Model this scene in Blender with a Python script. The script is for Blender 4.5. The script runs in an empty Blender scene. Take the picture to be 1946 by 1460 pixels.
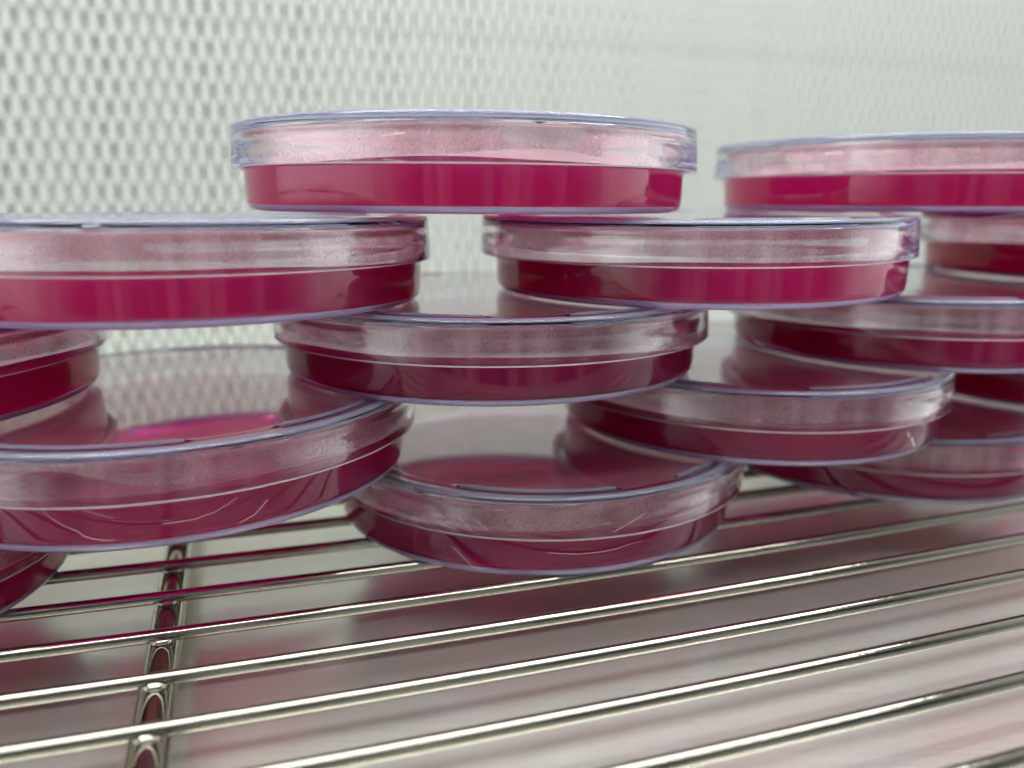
import bpy, bmesh, math, random
from mathutils import Vector, Matrix
R = math.radians
MM = 0.001
Z0 = 0.0140            # height of the wire tops above the steel floor
random.seed(7)
sc = bpy.context.scene
C = sc.collection

# ------------------------------------------------------------------ camera
cam_d = bpy.data.cameras.new('camera')
cam = bpy.data.objects.new('camera', cam_d)
C.objects.link(cam)
cam.location = (0, 0, 0.06729 + Z0)
cam.rotation_euler = (Matrix.Rotation(R(90 - 12.467), 3, 'X') @ Matrix.Rotation(R(0.114), 3, 'Z')).to_euler()
cam_d.sensor_width = 36
cam_d.lens = 1596.14 / 1946 * 36
cam_d.clip_start = 0.005
cam_d.clip_end = 50
cam_d.dof.use_dof = True
cam_d.dof.focus_distance = 0.138
cam_d.dof.aperture_fstop = 10
sc.camera = cam

# ------------------------------------------------------------------ render / view
sc.render.engine = 'CYCLES'
cy = sc.cycles
cy.max_bounces = 36
cy.transmission_bounces = 36
cy.glossy_bounces = 8
cy.diffuse_bounces = 4
cy.volume_bounces = 8
cy.transparent_max_bounces = 40
cy.caustics_reflective = True
cy.caustics_refractive = True
cy.blur_glossy = 0.3
cy.sample_clamp_indirect = 6
cy.use_denoising = True
try:
    cy.denoiser = 'OPENIMAGEDENOISE'
    cy.denoising_input_passes = 'RGB_ALBEDO_NORMAL'
except Exception:
    pass
sc.view_settings.view_transform = 'Standard'
sc.view_settings.look = 'None'
sc.view_settings.gamma = 1
sc.view_settings.exposure = 0.40

# ------------------------------------------------------------------ world: the dim room behind the cabinet opening
w = bpy.data.worlds.new('World')
sc.world = w
w.use_nodes = True
nt = w.node_tree
nt.nodes.clear()
def N(nt, t, **kw):
    n = nt.nodes.new(t)
    for k, v in kw.items():
        if k.startswith('_'):
            setattr(n, k[1:], v)
        else:
            n.inputs[k].default_value = v
    return n
def ramp(nt, src, stops):
    n = nt.nodes.new('ShaderNodeValToRGB')
    e = n.color_ramp.elements
    e[0].position, e[0].color = stops[0][0], (*stops[0][1], 1)
    e[1].position, e[1].color = stops[-1][0], (*stops[-1][1], 1)
    for p, c in stops[1:-1]:
        q = e.new(p); q.color = (*c, 1)
    nt.links.new(src, n.inputs[0])
    return n
def math_n(nt, op, a, b=None, clamp=False):
    n = nt.nodes.new('ShaderNodeMath'); n.operation = op; n.use_clamp = clamp
    for i, q in enumerate((a, b)):
        if q is None: continue
        if isinstance(q, (int, float)): n.inputs[i].default_value = q
        else: nt.links.new(q, n.inputs[i])
    return n.outputs[0]
tc = N(nt, 'ShaderNodeTexCoord')
sep = N(nt, 'ShaderNodeSeparateXYZ')
nt.links.new(tc.outputs['Generated'], sep.inputs[0])
# elevation: bright ceiling overhead, dim room at eye level
elev = ramp(nt, math_n(nt, 'MULTIPLY_ADD', sep.outputs[2], 0.5), [(0.0, (0.2, 0.2, 0.2)), (1.0, (1, 1, 1))])
elev.inputs[0].links[0].from_node.inputs[2].default_value = 0.5
elev.color_ramp.elements[0].position = 0.0
e = elev.color_ramp.elements
e[0].color = (.05, .05, .055, 1)
for p, c in ((0.47, (.05, .05, .06)), (0.505, (.08, .085, .11)), (0.54, (.03, .032, .045)), (0.68, (.07, .075, .10)), (0.76, (.11, .115, .14)), (0.84, (.42, .44, .44)), (0.93, (.60, .63, .61))):
    q = e.new(p); q.color = (*c, 1)
e[-1].color = (.50, .54, .52, 1)
# azimuth stripes: cupboards, door frames and windows of the room
at = math_n(nt, 'ARCTAN2', sep.outputs[0], sep.outputs[1])
cmb = N(nt, 'ShaderNodeCombineXYZ')
nt.links.new(at, cmb.inputs[0])
nz = N(nt, 'ShaderNodeTexNoise', Scale=3.2, Detail=2.0)
nt.links.new(cmb.outputs[0], nz.inputs['Vector'])
st = ramp(nt, nz.outputs[0], [(0.50, (0, 0, 0)), (0.53, (.26, .27, .28)), (0.58, (.20, .20, .21)), (0.60, (.05, .05, .05)), (0.64, (.40, .40, .38)), (1.0, (.30, .30, .29))])
# stripes live only near eye level
band = ramp(nt, sep.outputs[2], [(0.0, (1, 1, 1)), (0.45, (.7, .7, .7)), (0.6, (0, 0, 0))])
mul = N(nt, 'ShaderNodeMixRGB', _blend_type='MULTIPLY', Fac=1.0)
nt.links.new(st.outputs[0], mul.inputs[1]); nt.links.new(band.outputs[0], mul.inputs[2])
add = N(nt, 'ShaderNodeMixRGB', _blend_type='ADD', Fac=1.0)
nt.links.new(elev.outputs[0], add.inputs[1]); nt.links.new(mul.outputs[0], add.inputs[2])
# bright side bands added to light the dishes, standing for white cabinet walls
dt = N(nt, 'ShaderNodeVectorMath', _operation='DOT_PRODUCT')
nt.links.new(tc.outputs['Generated'], dt.inputs[0]); dt.inputs[1].default_value = (math.cos(R(18.13)), math.sin(R(18.13)), 0)
sd = ramp(nt, math_n(nt, 'ABSOLUTE', dt.outputs['Value']), [(.66, (0, 0, 0)), (.80, (.45, .46, .45)), (1.0, (1.7, 1.74, 1.7))])
ad2 = N(nt, 'ShaderNodeMixRGB', _blend_type='ADD', Fac=1.0)
nt.links.new(add.outputs[0], ad2.inputs[1]); nt.links.new(sd.outputs[0], ad2.inputs[2])
bg = N(nt, 'ShaderNodeBackground', Strength=1.0)
nt.links.new(ad2.outputs[0], bg.inputs[0])
out = N(nt, 'ShaderNodeOutputWorld')
nt.links.new(bg.outputs[0], out.inputs[0])

# ------------------------------------------------------------------ lamps of the cabinet (fluorescent tubes over the opening)
TH = R(18.13)                                   # the shelf wires and the back panel run at this angle
DV = Vector((math.cos(TH), math.sin(TH), 0))
NV = Vector((math.sin(TH), -math.cos(TH), 0))   # towards the camera side
def area(name, u, v, z, sx, sy, energy, target, col=(1, .98, .94)):
    d = bpy.data.lights.new(name, 'AREA')
    d.shape = 'RECTANGLE'; d.size = sx; d.size_y = sy; d.energy = energy; d.color = col
    o = bpy.data.objects.new(name, d); C.objects.link(o)
    o.location = DV * u + NV * v + Vector((0, 0, z))
    zax = (o.location - target).normalized()
    xax = DV - zax * DV.dot(zax); xax.normalize()
    yax = zax.cross(xax)
    o.rotation_euler = Matrix((xax, yax, zax)).transposed().to_euler()
    return o
area('tube_lamp', 0.05, 0.16, 0.62, 1.1, 0.032, 2.9, DV * 0.05 - NV * 0.2)
area('tube_lamp_rear', 0.05, -0.16, 0.62, 1.1, 0.14, 5.6, DV * 0.05 - NV * 0.25, (.95, 1, .96))

# ------------------------------------------------------------------ materials
def mat(name):
    m = bpy.data.materials.new(name); m.use_nodes = True
    m.node_tree.nodes.clear()
    return m, m.node_tree
def principled(name, col, rough, metal=0.0, spec=0.5, **kw):
    m, nt = mat(name)
    p = N(nt, 'ShaderNodeBsdfPrincipled')
    p.inputs['Base Color'].default_value = (*col, 1)
    p.inputs['Roughness'].default_value = rough
    p.inputs['Metallic'].default_value = metal
    p.inputs['Specular IOR Level'].default_value = spec
    o = N(nt, 'ShaderNodeOutputMaterial'); nt.links.new(p.outputs[0], o.inputs[0])
    return m, nt, p
# clear polystyrene, faintly violet where one looks along the sheet
M_plastic, nt = mat('clear_polystyrene')
g = N(nt, 'ShaderNodeBsdfGlass', IOR=1.46, Roughness=0.0)
g.inputs['Color'].default_value = (.985, .985, .995, 1)
o = N(nt, 'ShaderNodeOutputMaterial')
nt.links.new(g.outputs[0], o.inputs['Surface'])

# agar gel: a clear crimson medium that swallows green at once and red only over a long path.
# where it touches the dish wall there is no optical boundary; its open top is a glossy gel surface
M_agar, nt = mat('crimson_agar_gel')
uvn = N(nt, 'ShaderNodeUVMap')
sp = N(nt, 'ShaderNodeSeparateXYZ'); nt.links.new(uvn.outputs[0], sp.inputs[0])
istop = math_n(nt, 'GREATER_THAN', sp.outputs[0], .5)
tcn = N(nt, 'ShaderNodeTexCoord')
nzn = N(nt, 'ShaderNodeTexNoise', Scale=90.0, Detail=2.0); nt.links.new(tcn.outputs['Object'], nzn.inputs['Vector'])
bmp = N(nt, 'ShaderNodeBump', Strength=0.15, Distance=0.0006); nt.links.new(nzn.outputs[0], bmp.inputs['Height'])
g = N(nt, 'ShaderNodeBsdfGlass', IOR=1.42, Roughness=0.12); nt.links.new(bmp.outputs[0], g.inputs['Normal'])
tr = N(nt, 'ShaderNodeBsdfTransparent')
mx = N(nt, 'ShaderNodeMixShader'); nt.links.new(istop, mx.inputs[0]); nt.links.new(tr.outputs[0], mx.inputs[1]); nt.links.new(g.outputs[0], mx.inputs[2])
va = N(nt, 'ShaderNodeVolumeAbsorption', Density=600.0); va.inputs['Color'].default_value = (.968, 0, .78, 1)
vs_ = N(nt, 'ShaderNodeVolumeScatter', Density=140.0, Anisotropy=.4)
av = N(nt, 'ShaderNodeAddShader'); nt.links.new(va.outputs[0], av.inputs[0]); nt.links.new(vs_.outputs[0], av.inputs[1])
o = N(nt, 'ShaderNodeOutputMaterial')
nt.links.new(mx.outputs[0], o.inputs['Surface']); nt.links.new(av.outputs[0], o.inputs['Volume'])

# condensation: thin mist of droplets on the inside of the wall
M_mist, nt = mat('condensation_mist')
uv = N(nt, 'ShaderNodeUVMap')
tco = N(nt, 'ShaderNodeTexCoord')
vor = N(nt, 'ShaderNodeTexVoronoi', Scale=1.9, Randomness=1.0)
nt.links.new(uv.outputs[0], vor.inputs['Vector'])
vor2 = N(nt, 'ShaderNodeTexVoronoi', Scale=3.4, Randomness=1.0)
nt.links.new(uv.outputs[0], vor2.inputs['Vector'])
big = N(nt, 'ShaderNodeTexNoise', Scale=0.12, Detail=2.0)
nt.links.new(uv.outputs[0], big.inputs['Vector'])
suv = N(nt, 'ShaderNodeSeparateXYZ'); nt.links.new(uv.outputs[0], suv.inputs[0])
low = math_n(nt, 'MULTIPLY', math_n(nt, 'SUBTRACT', 11.3, suv.outputs[1]), .09)
bigf = ramp(nt, math_n(nt, 'ADD', big.outputs[0], low), [(.50, (0, 0, 0)), (.60, (1, 1, 1))])
dm = N(nt, 'ShaderNodeMixRGB'); dm.blend_type = 'MIX'
nt.links.new(bigf.outputs[0], dm.inputs[0]); nt.links.new(vor2.outputs['Distance'], dm.inputs[1]); nt.links.new(vor.outputs['Distance'], dm.inputs[2])
ring = ramp(nt, dm.outputs[0], [(0.0, (.75, .75, .75)), (.12, (.20, .20, .20)), (.27, (.22, .22, .22)), (.36, (.95, .95, .95)), (.5, (.60, .60, .60)), (.8, (.45, .45, .45))])
patch = ramp(nt, big.outputs[0], [(.36, (.30, .30, .30)), (.52, (.8, .8, .8)), (.66, (1, 1, 1))])
fac = math_n(nt, 'MULTIPLY', ring.outputs[0], patch.outputs[0])
hgt = ramp(nt, dm.outputs[0], [(0, (1, 1, 1)), (.38, (.4, .4, .4)), (.42, (0, 0, 0))])
bmp = N(nt, 'ShaderNodeBump', Strength=0.9, Distance=0.00015)
nt.links.new(hgt.outputs[0], bmp.inputs['Height'])
tr = N(nt, 'ShaderNodeBsdfTransparent')
df = N(nt, 'ShaderNodeBsdfDiffuse'); df.inputs[0].default_value = (.98, .68, .68, 1)  # droplets are clear; pink light bounced off the agar is put into their colour
tl = N(nt, 'ShaderNodeBsdfTranslucent'); tl.inputs[0].default_value = (.98, .62, .65, 1)
gl = N(nt, 'ShaderNodeBsdfGlossy', Roughness=.18)
for q in (df, gl): nt.links.new(bmp.outputs[0], q.inputs['Normal'])
m1 = N(nt, 'ShaderNodeMixShader', Fac=.5); nt.links.new(df.outputs[0], m1.inputs[1]); nt.links.new(tl.outputs[0], m1.inputs[2])
m1b = N(nt, 'ShaderNodeMixShader', Fac=.14); nt.links.new(m1.outputs[0], m1b.inputs[1]); nt.links.new(gl.outputs[0], m1b.inputs[2])
m2 = N(nt, 'ShaderNodeMixShader'); nt.links.new(fac, m2.inputs[0]); nt.links.new(tr.outputs[0], m2.inputs[1]); nt.links.new(m1b.outputs[0], m2.inputs[2])
o = N(nt, 'ShaderNodeOutputMaterial'); nt.links.new(m2.outputs[0], o.inputs[0])

# nickel plated wire
M_wire, nt, p = principled('nickel_wire', (.31, .295, .25), .06, 1.0)
tcn = N(nt, 'ShaderNodeTexCoord')
nzn = N(nt, 'ShaderNodeTexNoise', Scale=500.0, Detail=4.0)
nt.links.new(tcn.outputs['Object'], nzn.inputs['Vector'])
rr = ramp(nt, nzn.outputs[0], [(.35, (.03, .03, .03)), (.75, (.13, .13, .13))])
nt.links.new(rr.outputs[0], p.inputs['Roughness'])
bmp = N(nt, 'ShaderNodeBump', Strength=0.12, Distance=0.0002)
nt.links.new(nzn.outputs[0], bmp.inputs['Height']); nt.links.new(bmp.outputs[0], p.inputs['Normal'])

# brushed stainless floor of the cabinet
M_steel, nt, p = principled('brushed_steel', (.86, .86, .81), .25, .8)
tcn = N(nt, 'ShaderNodeTexCoord')
mp = N(nt, 'ShaderNodeMapping'); mp.inputs['Rotation'].default_value = (0, 0, -TH); mp.inputs['Scale'].default_value = (30, 1500, 1)
nt.links.new(tcn.outputs['Object'], mp.inputs['Vector'])
nzn = N(nt, 'ShaderNodeTexNoise', Scale=1.0, Detail=4.0)
nt.links.new(mp.outputs[0], nzn.inputs['Vector'])
rr = ramp(nt, nzn.outputs[0], [(.3, (.19, .19, .19)), (.7, (.27, .27, .27))])
nt.links.new(rr.outputs[0], p.inputs['Roughness'])
bmp = N(nt, 'ShaderNodeBump', Strength=0.05, Distance=0.0001)
nt.links.new(nzn.outputs[0], bmp.inputs['Height']); nt.links.new(bmp.outputs[0], p.inputs['Normal'])

M_mesh, nt, p = principled('white_coated_mesh', (.435, .46, .44), .45)
M_mesh2, nt, p = principled('white_coated_rear_mesh', (.42, .45, .42), .5)
M_filter, nt, p = principled('filter_paper', (.84, .84, .78), .9)

# ------------------------------------------------------------------ mesh helpers
def obj(name, verts, faces, m, parent=None, smooth=True, angle=35, uvs=None, flat_fan=False):
    me = bpy.data.meshes.new(name)
    me.from_pydata(verts, [], faces)
    if uvs is not None:
        l = me.uv_layers.new(name='UVMap')
        for lp in me.loops: l.data[lp.index].uv = uvs[lp.vertex_index]
    me.update()
    if smooth:
        me.polygons.foreach_set('use_smooth', [len(p.vertices) == 4 for p in me.polygons] if flat_fan else [True] * len(me.polygons))
        me.set_sharp_from_angle(angle=R(angle))
    me.materials.append(m)
    o = bpy.data.objects.new(name, me); C.objects.link(o)
    if parent: o.parent = parent
    return o
def lathe(prof, n, close_profile=True):
    """prof(a) -> list of (r,z) in mm at angle a; first and last points may sit on the axis"""
    P = [prof(2 * math.pi * i / n) for i in range(n)]
    k = len(P[0]); verts = []; idx = {}
    axis = {}
    for j in range(k):
        if all(P[i][j][0] < 1e-6 for i in (0, n // 2)):
            axis[j] = len(verts); verts.append((0, 0, P[0][j][1] * MM))
    for i in range(n):
        a = 2 * math.pi * i / n
        for j in range(k):
            if j in axis: idx[i, j] = axis[j]; continue
            r, z = P[i][j]
            idx[i, j] = len(verts); verts.append((r * math.cos(a) * MM, r * math.sin(a) * MM, z * MM))
    faces = []
    for i in range(n):
        i2 = (i + 1) % n
        for j in range(k - 1):
            f = [idx[i, j], idx[i2, j], idx[i2, j + 1], idx[i, j + 1]]
            g = []
            for q in f:
                if q not in g: g.append(q)
            if len(g) > 2: faces.append(g)
    return verts, faces
def tube(pts, r, n=16):
    verts, faces = [], []
    m = len(pts)
    for i, p in enumerate(pts):
        t = (pts[min(i + 1, m - 1)] - pts[max(i - 1, 0)]).normalized()
        s = t.cross(Vector((0, 0, 1))).normalized(); u = s.cross(t)
        for k in range(n):
            a = 2 * math.pi * k / n
            verts.append(p + s * (r * math.cos(a)) + u * (r * math.sin(a)))
    for i in range(m - 1):
        for k in range(n):
            a, b = i * n + k, i * n + (k + 1) % n
            faces.append((a, b, b + n, a + n))
    faces.append(tuple(range(n))[::-1]); faces.append(tuple(range((m - 1) * n, m * n)))
    return verts, faces

# ------------------------------------------------------------------ setting: steel floor
L = 1.5
fl = obj('floor', [tuple(DV * u - NV * v) for u, v in ((-L, -.012), (L, -.012), (L, 1.2), (-L, 1.2))], [(0, 1, 2, 3)], M_steel, smooth=False)
fl['kind'] = 'structure'; fl['label'] = 'brushed stainless steel cabinet floor under the wire shelf'

# ------------------------------------------------------------------ back panel: two layers of expanded mesh over a filter
def place(o, v, z=0):
    o.rotation_euler = (0, 0, TH)
    o.location = -NV * v + Vector((0, 0, z))
def mesh_sheet(a, row, t, strand, x0, x1, z0, z1, thick, grow=None):
    """staggered tall hexagonal openings; local x along the wall, z up, y = depth"""
    verts, faces = [], []
    nr = int((z1 - z0) / row); nc = int((x1 - x0) / a)
    s = row - t
    def hexa(cx, cz, w, hs, tt):
        return [(cx - w, cz - hs), (cx, cz - hs - tt), (cx + w, cz - hs), (cx + w, cz + hs), (cx, cz + hs + tt), (cx - w, cz + hs)]
    for j in range(nr):
        for i in range(nc):
            cx_ = x0 + (i + .5 * (j % 2)) * a; cz_ = z0 + j * row
            st = strand * (grow(cx_) if grow else 1)
            w = a / 2 - st / 2
            hs_, tt_ = s / 2 + .5, t * .68
            o_ = hexa(cx_, cz_, a / 2, s / 2, t)
            h = hexa(cx_, cz_, w, hs_, tt_)
            # round the opening: 12-gon through edge thirds
            hr = []
            orr = []
            for k in range(6):
                p, q = h[k], h[(k + 1) % 6]
                P_, Q_ = o_[k], o_[(k + 1) % 6]
                for f in (.25, .75):
                    hr.append((p[0] + (q[0] - p[0]) * f, p[1] + (q[1] - p[1]) * f))
                    orr.append((P_[0] + (Q_[0] - P_[0]) * f, P_[1] + (Q_[1] - P_[1]) * f))
            b = len(verts)
            for (x, z) in o_: verts.append((x * MM, 0, z * MM))               # 0-5 outer corners
            for (x, z) in orr: verts.append((x * MM, 0, z * MM))              # 6-17 outer edge points
            for (x, z) in hr: verts.append((x * MM, .0002, z * MM))           # 18-29 hole rim
            for (x, z) in hr: verts.append((x * MM, thick * MM, z * MM))      # 30-41 hole back
            for k in range(12):
                k2 = (k + 1) % 12
                if k % 2 == 1:   # spans outer corner
                    faces.append((b + 6 + k, b + ((k + 1) // 2) % 6, b + 6 + k2, b + 18 + k2, b + 18 + k))
                else:
                    faces.append((b + 6 + k, b + 6 + k2, b + 18 + k2, b + 18 + k))
                faces.append((b + 18 + k, b + 18 + k2, b + 30 + k2, b + 30 + k))
    return verts, faces
pan = bpy.data.objects.new('filter_panel', None); C.objects.link(pan)
pan['label'] = 'white double layered expanded mesh panel forming the cabinet back wall behind the dishes'
pan['category'] = 'filter panel'
place(pan, .425)
vs, fs = mesh_sheet(6.7, 9.0, 4.2, 3.7, -420, 640, 2, 166, 1.0, lambda x: 1.0 + .38 / (1 + math.exp(-(x - 40) / 40)))
fm = obj('front_mesh', vs, fs, M_mesh, pan, smooth=False)
grow = lambda x: 1.0 + .75 / (1 + math.exp(-(x + 5) / 35))
vs, fs = mesh_sheet(8.0, 9.1, 4.2, 3.3, -420, 640, 2, 420, 1.0, grow)
rm = obj('rear_mesh', vs, fs, M_mesh2, pan, smooth=False)
rm.location = (0, .0018, 0)
# upper run of the mesh, above the seam
vs, fs = mesh_sheet(6.7, 9.0, 4.2, 3.7, -420, 640, 164, 420, 1.0, lambda x: 1.0 + .38 / (1 + math.exp(-(x - 40) / 40)))
fm2 = obj('upper_mesh', vs, fs, M_mesh, pan, smooth=False)
fm2.location = (0, -.0002, 0)
vs, fs = [], []
def box(vs, fs, x0, x1, y0, y1, z0, z1):
    b = len(vs)
    for x in (x0, x1):
        for y in (y0, y1):
            for z in (z0, z1): vs.append((x, y, z))
    for f in ((0, 1, 3, 2), (4, 6, 7, 5), (0, 4, 5, 1), (2, 3, 7, 6), (0, 2, 6, 4), (1, 5, 7, 3)): fs.append(tuple(b + q for q in f))
box(vs, fs, -.45, .66, .0044, .012, 0, .45)
fb = obj('filter', vs, fs, M_filter, pan, smooth=False)

# ------------------------------------------------------------------ wire shelf
shelf = bpy.data.objects.new('wire_shelf', None); C.objects.link(shelf)
shelf['label'] = 'shiny nickel plated wire shelf carrying the stacked dishes above the steel floor'
shelf['category'] = 'wire shelf'
shelf.location = (0, 0, 0)
RW = 1.08
known = [-161.2, -147.5, -133.5, -120.2, -107.5, -94.3, -81.6, -68.6]
vpos = [known[0] - 13.3 * k for k in range(17, 0, -1)] + known + [-55.3, -42.0]
def bow(u):
    uu = max(-60, min(190, u))
    f = .021 * uu - 2.1e-4 * uu * uu
    if u > 190: f += (.021 - 4.2e-4 * 190) * (u - 190)
    if u < -60: f += (.021 + 4.2e-4 * 60) * (u + 60)
    return f
for v0 in vpos:
    damp = 1.0 if v0 > -170 else max(0, 1 - (-170 - v0) / 120)
    us = [-420 + 25 * i for i in range(13)] + [-95 + 12 * i for i in range(28)] + [250 + 40 * i for i in range(9)]
    pts = [DV * (u * MM) + NV * ((v0 + bow(u) * damp) * MM) + Vector((0, 0, Z0 - RW * MM)) for u in us]
    vs, fs = tube(pts, RW * MM, 20)
    obj('wire', vs, fs, M_wire, shelf)
RC = 2.7
for u0 in (-15.1, -315.0, 285.0):
    pts = [DV * (u0 * MM) + NV * (v * MM) + Vector((0, 0, Z0 - (RW * 2 + RC - .45) * MM)) for v in range(-396, -30, 12)]
    vs, fs = tube(pts, RC * MM, 28)
    obj('crossbar', vs, fs, M_wire, shelf)
    # weld beads where each wire crosses the bar
    vs, fs = [], []
    for v0 in vpos:
        damp = 1.0 if v0 > -170 else max(0, 1 - (-170 - v0) / 120)
        c = DV * (u0 * MM) + NV * ((v0 + bow(u0) * damp) * MM) + Vector((0, 0, Z0 - (RW * 1.75) * MM))
        b = len(vs); n1, n2 = 10, 6
        for i in range(n2 + 1):
            ph = math.pi * i / n2
            for k in range(n1):
                a = 2 * math.pi * k / n1
                vs.append(c + DV * (2.0 * MM * math.sin(ph) * math.cos(a)) + NV * (1.9 * MM * math.sin(ph) * math.sin(a)) + Vector((0, 0, 1.0 * MM * math.cos(ph))))
        for i in range(n2):
            for k in range(n1):
                fs.append((b + i * n1 + k, b + i * n1 + (k + 1) % n1, b + (i + 1) * n1 + (k + 1) % n1, b + (i + 1) * n1 + k))
    w_ = obj('weld_beads', vs, fs, M_wire, shelf, angle=180)

# ------------------------------------------------------------------ petri dish
HT = 15.84
AG = 8.8
def agz(a): return AG + .22 * math.sin(2 * a + .5) + .13 * math.sin(5 * a + 2) + .06 * math.sin(9 * a)
def base_prof(a):
    return [(0, .35), (40.0, .35), (40.4, .05), (40.8, 0), (41.7, 0), (42.45, .15), (43.0, .6), (43.3, 1.3), (43.42, 2.4), (43.55, 6), (43.8, 13.8), (43.72, 14.05), (43.5, 14.15),
            (42.95, 14.15), (42.75, 14.05), (42.68, 13.8), (42.55, agz(a))]
def win(a, c, hw, soft=1.2):
    d = abs((math.degrees(a) - c + 180) % 360 - 180)
    return max(0., min(1., (hw - d) / soft + .5))
def lid_prof(a):
    ringz = max(win(a, c, 20) for c in range(0, 360, 60)) * .33       # interrupted stacking ring on top
    rib = max(win(a, c, 36, 2.5) for c in (45, 135, 225, 315)) * .06    # interrupted rib inside the skirt
    nub = max(win(a, c, 1.1, .8) for c in (30, 150, 270)) * .5          # vent nubs under the top plate
    return [(0, 15.45), (40.7, 15.45), (41.0, 15.45), (41.25, 15.47 + ringz), (41.9, 15.50 + ringz), (42.2, 15.5), (43.9, 15.5), (44.5, 15.62), (44.9, 15.60), (45.3, 15.35), (45.52, 14.9), (45.58, 14.3),
            (45.9, 7.75), (45.85, 7.64), (45.7, 7.58), (45.3, 7.58), (45.14, 7.64), (45.1, 7.75), (45.0, 10.2), (44.91, 12.0), (44.90 - rib, 12.15), (44.87 - rib, 12.85), (44.86, 13.0),
            (44.81, 13.95), (44.45, 14.3), (44.0, 14.45), (43.4, 14.47 - nub), (42.6, 14.47 - nub), (42.3, 14.47), (41.9, 14.47), (0, 14.47)]
AG = 8.8
def agar_prof(a):
    return [(0, 1.42), (41.3, 1.42), (42.0, 1.6), (42.35, 2.0), (42.42, 2.6), (42.55, agz(a)), (42.3, agz(a) - .18), (41.9, (AG + agz(a)) / 2 - .35), (41.2, AG - .48), (40.0, AG - .55), (0, AG - .58)]
pb = lathe(base_prof, 144); pl = lathe(lid_prof, 216); pa = lathe(agar_prof, 144)
def flip(f): return [tuple(reversed(q)) for q in f]
proto = bpy.data.objects.new('petri_dish', None); C.objects.link(proto)
p_base = obj('dish_bottom', pb[0], pb[1], M_plastic, proto, angle=60, flat_fan=True)
p_agar = obj('agar', pa[0], pa[1], M_agar, proto, angle=60, flat_fan=True)
M_foot_sheen, nt = mat('lilac_foot_sheen')  # added insert: light caught by the bottom edge, put into lilac colour
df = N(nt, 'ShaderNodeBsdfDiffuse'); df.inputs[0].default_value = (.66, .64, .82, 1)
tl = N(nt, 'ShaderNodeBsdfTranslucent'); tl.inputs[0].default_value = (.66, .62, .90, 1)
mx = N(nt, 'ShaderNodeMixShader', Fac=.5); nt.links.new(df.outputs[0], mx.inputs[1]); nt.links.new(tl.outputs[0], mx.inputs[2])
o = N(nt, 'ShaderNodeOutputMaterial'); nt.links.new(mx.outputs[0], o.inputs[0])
pf = lathe(lambda a: [(41.6, .42), (42.4, .47), (42.9, .82), (43.06, 1.2), (42.6, 1.26), (41.6, 1.26), (41.6, .42)], 144)
p_foot_sheen = obj('foot_sheen', pf[0], pf[1], M_foot_sheen, proto, angle=60)
p_lid = obj('lid', pl[0], pl[1], M_plastic, proto, angle=60, flat_fan=True)
ul = p_agar.data.uv_layers.new(name='UVMap')
for pl_ in p_agar.data.polygons:
    top = pl_.center.z > .0076 and pl_.normal.z * (1 if pl_.normal.z else 1) != 0 and math.hypot(pl_.center.x, pl_.center.y) < .04249 and abs(pl_.normal.z) > .3
    for li in pl_.loop_indices: ul.data[li].uv = (1 if top else 0, 0)
for o_ in (p_base, p_agar, p_foot_sheen, p_lid):
    bm = bmesh.new(); bm.from_mesh(o_.data)
    bmesh.ops.recalc_face_normals(bm, faces=bm.faces)
    bm.to_mesh(o_.data); bm.free()

def mist_mesh(seed, humps, spin=0):
    rnd = random.Random(seed)
    ph = [rnd.uniform(0, 6.28) for _ in range(4)]
    n = 200; rows = 7
    vs, fs, uvs = [], [], []
    for i in range(n):
        a = 2 * math.pi * i / n
        zb = agz(a - R(spin)) + .45 + .35 * math.sin(2 * a + ph[0]) + .25 * math.sin(5 * a + ph[1]) + .15 * math.sin(9 * a + ph[2])
        for c, hw, hh in humps:
            d = abs((math.degrees(a) - c + 180) % 360 - 180)
            if d < hw: zb += hh * (.5 + .5 * math.cos(math.pi * d / hw))
        zt = 13.7
        for j in range(rows):
            z = zb + (zt - zb) * j / (rows - 1)
            r = 42.5 + (42.68 - 42.5) * (z - 6) / 7.8 - .05
            vs.append((r * math.cos(a) * MM, r * math.sin(a) * MM, z * MM)); uvs.append((a * 42.5, z))
    # seam duplicate for the UVs
    for j in range(rows):
        x, y, z = vs[j]; vs.append((x, y, z)); uvs.append((2 * math.pi * 42.5, z * 1000))
    for i in range(n):
        i2 = i + 1
        for j in range(rows - 1):
            fs.append((i * rows + j, i2 * rows + j, i2 * rows + j + 1, i * rows + j + 1))
    return vs, fs, uvs

M_edge_sheen, nt = mat('slate_edge_sheen')  # added band: plastic's slate tint plus light guided to the rim, as colour
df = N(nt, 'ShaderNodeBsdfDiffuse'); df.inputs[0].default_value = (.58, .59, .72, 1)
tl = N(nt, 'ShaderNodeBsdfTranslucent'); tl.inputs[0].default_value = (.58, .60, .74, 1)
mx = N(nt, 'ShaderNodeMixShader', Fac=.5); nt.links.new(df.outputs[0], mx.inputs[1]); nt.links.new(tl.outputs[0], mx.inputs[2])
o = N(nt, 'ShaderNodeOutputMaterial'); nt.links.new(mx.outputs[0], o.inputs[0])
pe = lathe(lambda a: [(43.9, 14.78), (44.5, 14.78), (44.95, 14.84), (45.1, 15.1), (44.85, 15.38), (44.4, 15.44), (43.9, 15.38), (43.9, 14.78)], 144)
p_edge_sheen = obj('edge_sheen', pe[0], pe[1], M_edge_sheen, p_lid, angle=60)
bm = bmesh.new(); bm.from_mesh(p_edge_sheen.data); bmesh.ops.recalc_face_normals(bm, faces=bm.faces); bm.to_mesh(p_edge_sheen.data); bm.free()
def recalc(o_):
    bm = bmesh.new(); bm.from_mesh(o_.data); bmesh.ops.recalc_face_normals(bm, faces=bm.faces); bm.to_mesh(o_.data); bm.free()
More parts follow.
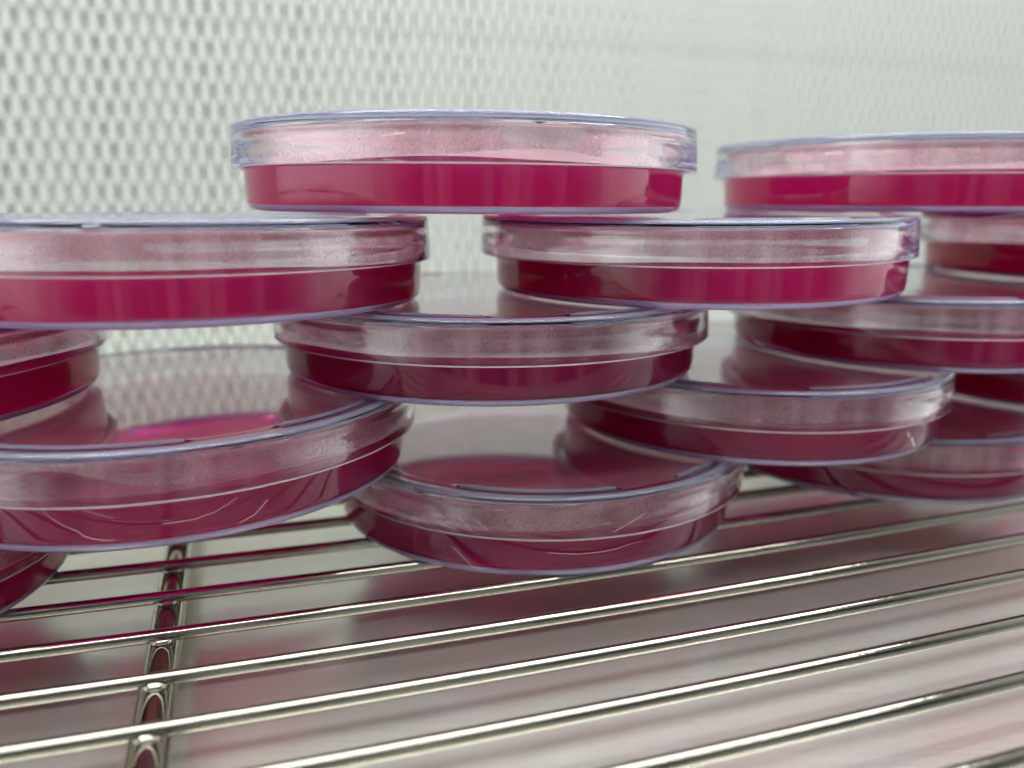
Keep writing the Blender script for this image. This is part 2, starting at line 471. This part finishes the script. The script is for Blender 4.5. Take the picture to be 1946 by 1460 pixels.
M_lip_highlight, nt = mat('pale_lip_highlight')  # added insert: highlight along the skirt edge, put into pale colour
df = N(nt, 'ShaderNodeBsdfDiffuse'); df.inputs[0].default_value = (.90, .84, .86, 1)
tl = N(nt, 'ShaderNodeBsdfTranslucent'); tl.inputs[0].default_value = (.92, .86, .88, 1)
mx = N(nt, 'ShaderNodeMixShader', Fac=.5); nt.links.new(df.outputs[0], mx.inputs[1]); nt.links.new(tl.outputs[0], mx.inputs[2])
o = N(nt, 'ShaderNodeOutputMaterial'); nt.links.new(mx.outputs[0], o.inputs[0])
pq = lathe(lambda a: [(45.3, 7.62), (45.7, 7.62), (45.84, 7.7), (45.8, 7.86), (45.3, 7.86), (45.3, 7.62)], 144)
p_lip_highlight = obj('lip_highlight', pq[0], pq[1], M_lip_highlight, p_lid, angle=60); recalc(p_lip_highlight)
vs, fs = [], []  # added inserts inside the stacking ring: its pale highlights as colour
for c in range(0, 360, 60):
    n_ = 26; b = len(vs); sec = [(41.15, 15.2), (42.0, 15.2), (41.85, 15.62), (41.3, 15.60)]
    for i in range(n_):
        a = R(c - 20.1 + 40.2 * i / (n_ - 1))
        for (r, z) in sec: vs.append((r * math.cos(a) * MM, r * math.sin(a) * MM, z * MM))
    for i in range(n_ - 1):
        for k in range(4):
            fs.append((b + i * 4 + k, b + i * 4 + (k + 1) % 4, b + i * 4 + 4 + (k + 1) % 4, b + i * 4 + 4 + k))
    fs.append((b, b + 1, b + 2, b + 3)); e_ = b + (n_ - 1) * 4; fs.append((e_ + 3, e_ + 2, e_ + 1, e_))
p_ring_highlight = obj('ring_highlight', vs, fs, M_edge_sheen, p_lid, angle=40); recalc(p_ring_highlight)
# faint film of condensation under the lid
M_film, nt = mat('condensation_film')
tcn = N(nt, 'ShaderNodeTexCoord')
nzn = N(nt, 'ShaderNodeTexNoise', Scale=70.0, Detail=3.0); nt.links.new(tcn.outputs['Object'], nzn.inputs['Vector'])
rp = ramp(nt, nzn.outputs[0], [(.3, (.36, .36, .36)), (.7, (.52, .52, .52))])
tr = N(nt, 'ShaderNodeBsdfTransparent')
df = N(nt, 'ShaderNodeBsdfDiffuse'); df.inputs[0].default_value = (.98, .56, .62, 1)  # water film tinted pink: the glow of the agar is put into its colour
tl = N(nt, 'ShaderNodeBsdfTranslucent'); tl.inputs[0].default_value = (.98, .56, .62, 1)
mx = N(nt, 'ShaderNodeMixShader', Fac=.6); nt.links.new(df.outputs[0], mx.inputs[1]); nt.links.new(tl.outputs[0], mx.inputs[2])
m2 = N(nt, 'ShaderNodeMixShader'); nt.links.new(rp.outputs[0], m2.inputs[0]); nt.links.new(tr.outputs[0], m2.inputs[1]); nt.links.new(mx.outputs[0], m2.inputs[2])
o = N(nt, 'ShaderNodeOutputMaterial'); nt.links.new(m2.outputs[0], o.inputs[0])
n_ = 96
p_film = obj('condensation_film', [(42.0 * MM * math.cos(2 * math.pi * i / n_), 42.0 * MM * math.sin(2 * math.pi * i / n_), 14.38 * MM) for i in range(n_)], [tuple(range(n_))], M_film, p_lid, smooth=False)

G = 'stacked petri dishes of crimson agar'
# name, level, x, y, tilt x, tilt y, dz, lid dx, lid dy, turn, humps, label
D = [
 ('A', 4, -9.419, 177.04, -.005, 0, .08, .168, -.329, 18, [(222, 14, .8), (286, 20, .7)], 'topmost crimson petri dish of the middle pyramid, its wall fogged with droplets'),
 ('B', 3, -61.06, 159.76, -.002, -.007, -.114, -.486, .493, 5, [(290, 38, .9)], 'large near petri dish cut by the left edge, supporting the topmost dish from the left'),
 ('C', 3, 39.95, 187.63, .005, .007, -.077, -.949, -.265, 40, [(232, 22, 2.2)], 'fogged petri dish with a wavy clear hump, supporting the right of the topmost dish'),
 ('D', 2, -4.715, 181.27, -.001, .001, .17, .376, -.403, 70, [(276, 12, 1.0)], 'petri dish at the pyramid centre, bridging the gap above the lowest middle dish'),
 ('E', 1, -65.09, 157.3, .012, .003, .278, .206, 1.1, 33, [(268, 22, 3.5)], 'big near petri dish at lower left with bright glint lines, over the shelf crossbar'),
 ('F', 1, 56.47, 199.78, -.005, .005, -.053, -.422, .261, 52, [(240, 18, .9)], 'petri dish right of centre in the second layer, with two white glints'),
 ('G', 0, 5.118, 184.49, .003, .002, -.277, 1.033, 1.533, 88, [(230, 20, .8), (300, 25, .8)], 'bottom middle petri dish standing directly on the shelf wires in front'),
 ('M', 2, 101.38, 211.8, .011, .006, -.085, -.371, -.508, 12, [(262, 20, 1.4)], 'petri dish at right in the middle layer, under the right half of the humped dish'),
 ('O', 0, 98.68, 220.99, -.001, -.004, .071, -.09, .284, 60, [(260, 30, .8)], 'petri dish on the shelf wires at far right, lowest of the right hand stack'),
 ('K', 4, 97.51, 215.24, .003, .001, -.052, -.241, .062, 25, [(270, 60, .5)], 'topmost petri dish of the right hand stack, cut by the right edge and slightly blurred'),
 ('H', 2, -119.98, 143.12, .008, .004, .108, -.77, -.097, 44, [], 'petri dish sliver at the left edge, sandwiched under the large near dish'),
 ('J', 0, -125.7, 136.58, -.003, -.005, -.049, .51, -.162, 15, [], 'petri dish corner resting on the wires at the lower left corner'),
 ('L', 3, 159.42, 229.06, 0, 0, 0, 0, 0, 8, [], 'blurred petri dish at the right edge directly beneath the topmost right dish'),
 ('N', 1, 155.76, 238.66, 0, 0, 0, .2, .3, 77, [], 'blurred petri dish at the right edge in the second layer, behind the two glinted dish'),
]
HS = 16.187
first = True
ROOTS = {}
for (nm, lev, x, y, tx, ty, dz, lx, ly, turn, humps, label) in D:
    if first:
        root, b_, a_, l_ = proto, p_base, p_agar, p_lid
    else:
        root = proto.copy(); C.objects.link(root)
        parts = []
        for q in (p_base, p_agar, p_lid, p_foot_sheen):
            c = q.copy(); C.objects.link(c); c.parent = root; parts.append(c)
            for sub in q.children:
                d_ = sub.copy(); C.objects.link(d_); d_.parent = c
        b_, a_, l_ = parts[:3]
    first = False
    z = Z0 * 1000 + lev * HS + max(dz, 0.01)
    root.location = (x * MM, y * MM, z * MM)
    # small tilt: height grows by tx along x and ty along y
    nrm = Vector((-tx, -ty, 1)).normalized()
    root.rotation_euler = Vector((0, 0, 1)).rotation_difference(nrm).to_euler()
    l_.location = (lx * MM, ly * MM, 0)
    l_.rotation_euler = (0, 0, R(turn))
    for q in (a_, b_): q.rotation_euler = (0, 0, R(turn * 3.1))
    ROOTS[nm] = (root, (lx, ly))
    vs, fs, uvs = mist_mesh(ord(nm), humps, turn * 3.1)
    c = obj('condensation', vs, fs, M_mist, root, angle=180, uvs=uvs)
    root['label'] = label; root['category'] = 'petri dish'; root['group'] = G

# ------------------------------------------------------------------ reflected glints on the near dishes, modelled as thin pale tubes
M_glint, nt, p = principled('painted_glint', (.88, .80, .80), .6)
GLINTS = {
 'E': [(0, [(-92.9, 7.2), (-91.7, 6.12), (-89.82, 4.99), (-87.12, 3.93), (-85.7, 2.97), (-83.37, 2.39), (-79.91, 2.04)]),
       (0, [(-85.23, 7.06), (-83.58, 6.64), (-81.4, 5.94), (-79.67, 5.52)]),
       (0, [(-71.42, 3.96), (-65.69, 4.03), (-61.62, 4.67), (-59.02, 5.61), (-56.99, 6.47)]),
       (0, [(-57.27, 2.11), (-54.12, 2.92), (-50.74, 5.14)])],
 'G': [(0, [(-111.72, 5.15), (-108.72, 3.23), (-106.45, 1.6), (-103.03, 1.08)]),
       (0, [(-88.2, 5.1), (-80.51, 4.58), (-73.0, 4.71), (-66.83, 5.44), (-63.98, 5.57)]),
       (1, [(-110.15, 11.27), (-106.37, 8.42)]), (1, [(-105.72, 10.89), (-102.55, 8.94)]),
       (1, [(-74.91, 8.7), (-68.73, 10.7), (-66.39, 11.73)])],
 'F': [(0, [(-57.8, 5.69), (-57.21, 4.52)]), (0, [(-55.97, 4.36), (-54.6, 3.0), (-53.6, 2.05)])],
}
for nm, lines in GLINTS.items():
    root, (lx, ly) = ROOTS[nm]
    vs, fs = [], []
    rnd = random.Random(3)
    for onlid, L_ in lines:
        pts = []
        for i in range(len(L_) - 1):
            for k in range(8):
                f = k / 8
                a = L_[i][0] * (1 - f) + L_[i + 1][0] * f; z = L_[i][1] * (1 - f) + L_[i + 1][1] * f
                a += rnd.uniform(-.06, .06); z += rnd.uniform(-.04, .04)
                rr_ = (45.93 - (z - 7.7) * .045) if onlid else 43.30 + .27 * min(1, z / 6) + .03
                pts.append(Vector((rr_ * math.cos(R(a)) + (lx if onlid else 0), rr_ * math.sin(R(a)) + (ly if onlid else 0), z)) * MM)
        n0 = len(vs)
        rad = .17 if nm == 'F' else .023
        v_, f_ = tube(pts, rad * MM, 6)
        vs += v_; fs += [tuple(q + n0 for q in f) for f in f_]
    obj('glint_lines' if nm != 'F' else 'glint_blobs', vs, fs, M_glint, root, angle=180)
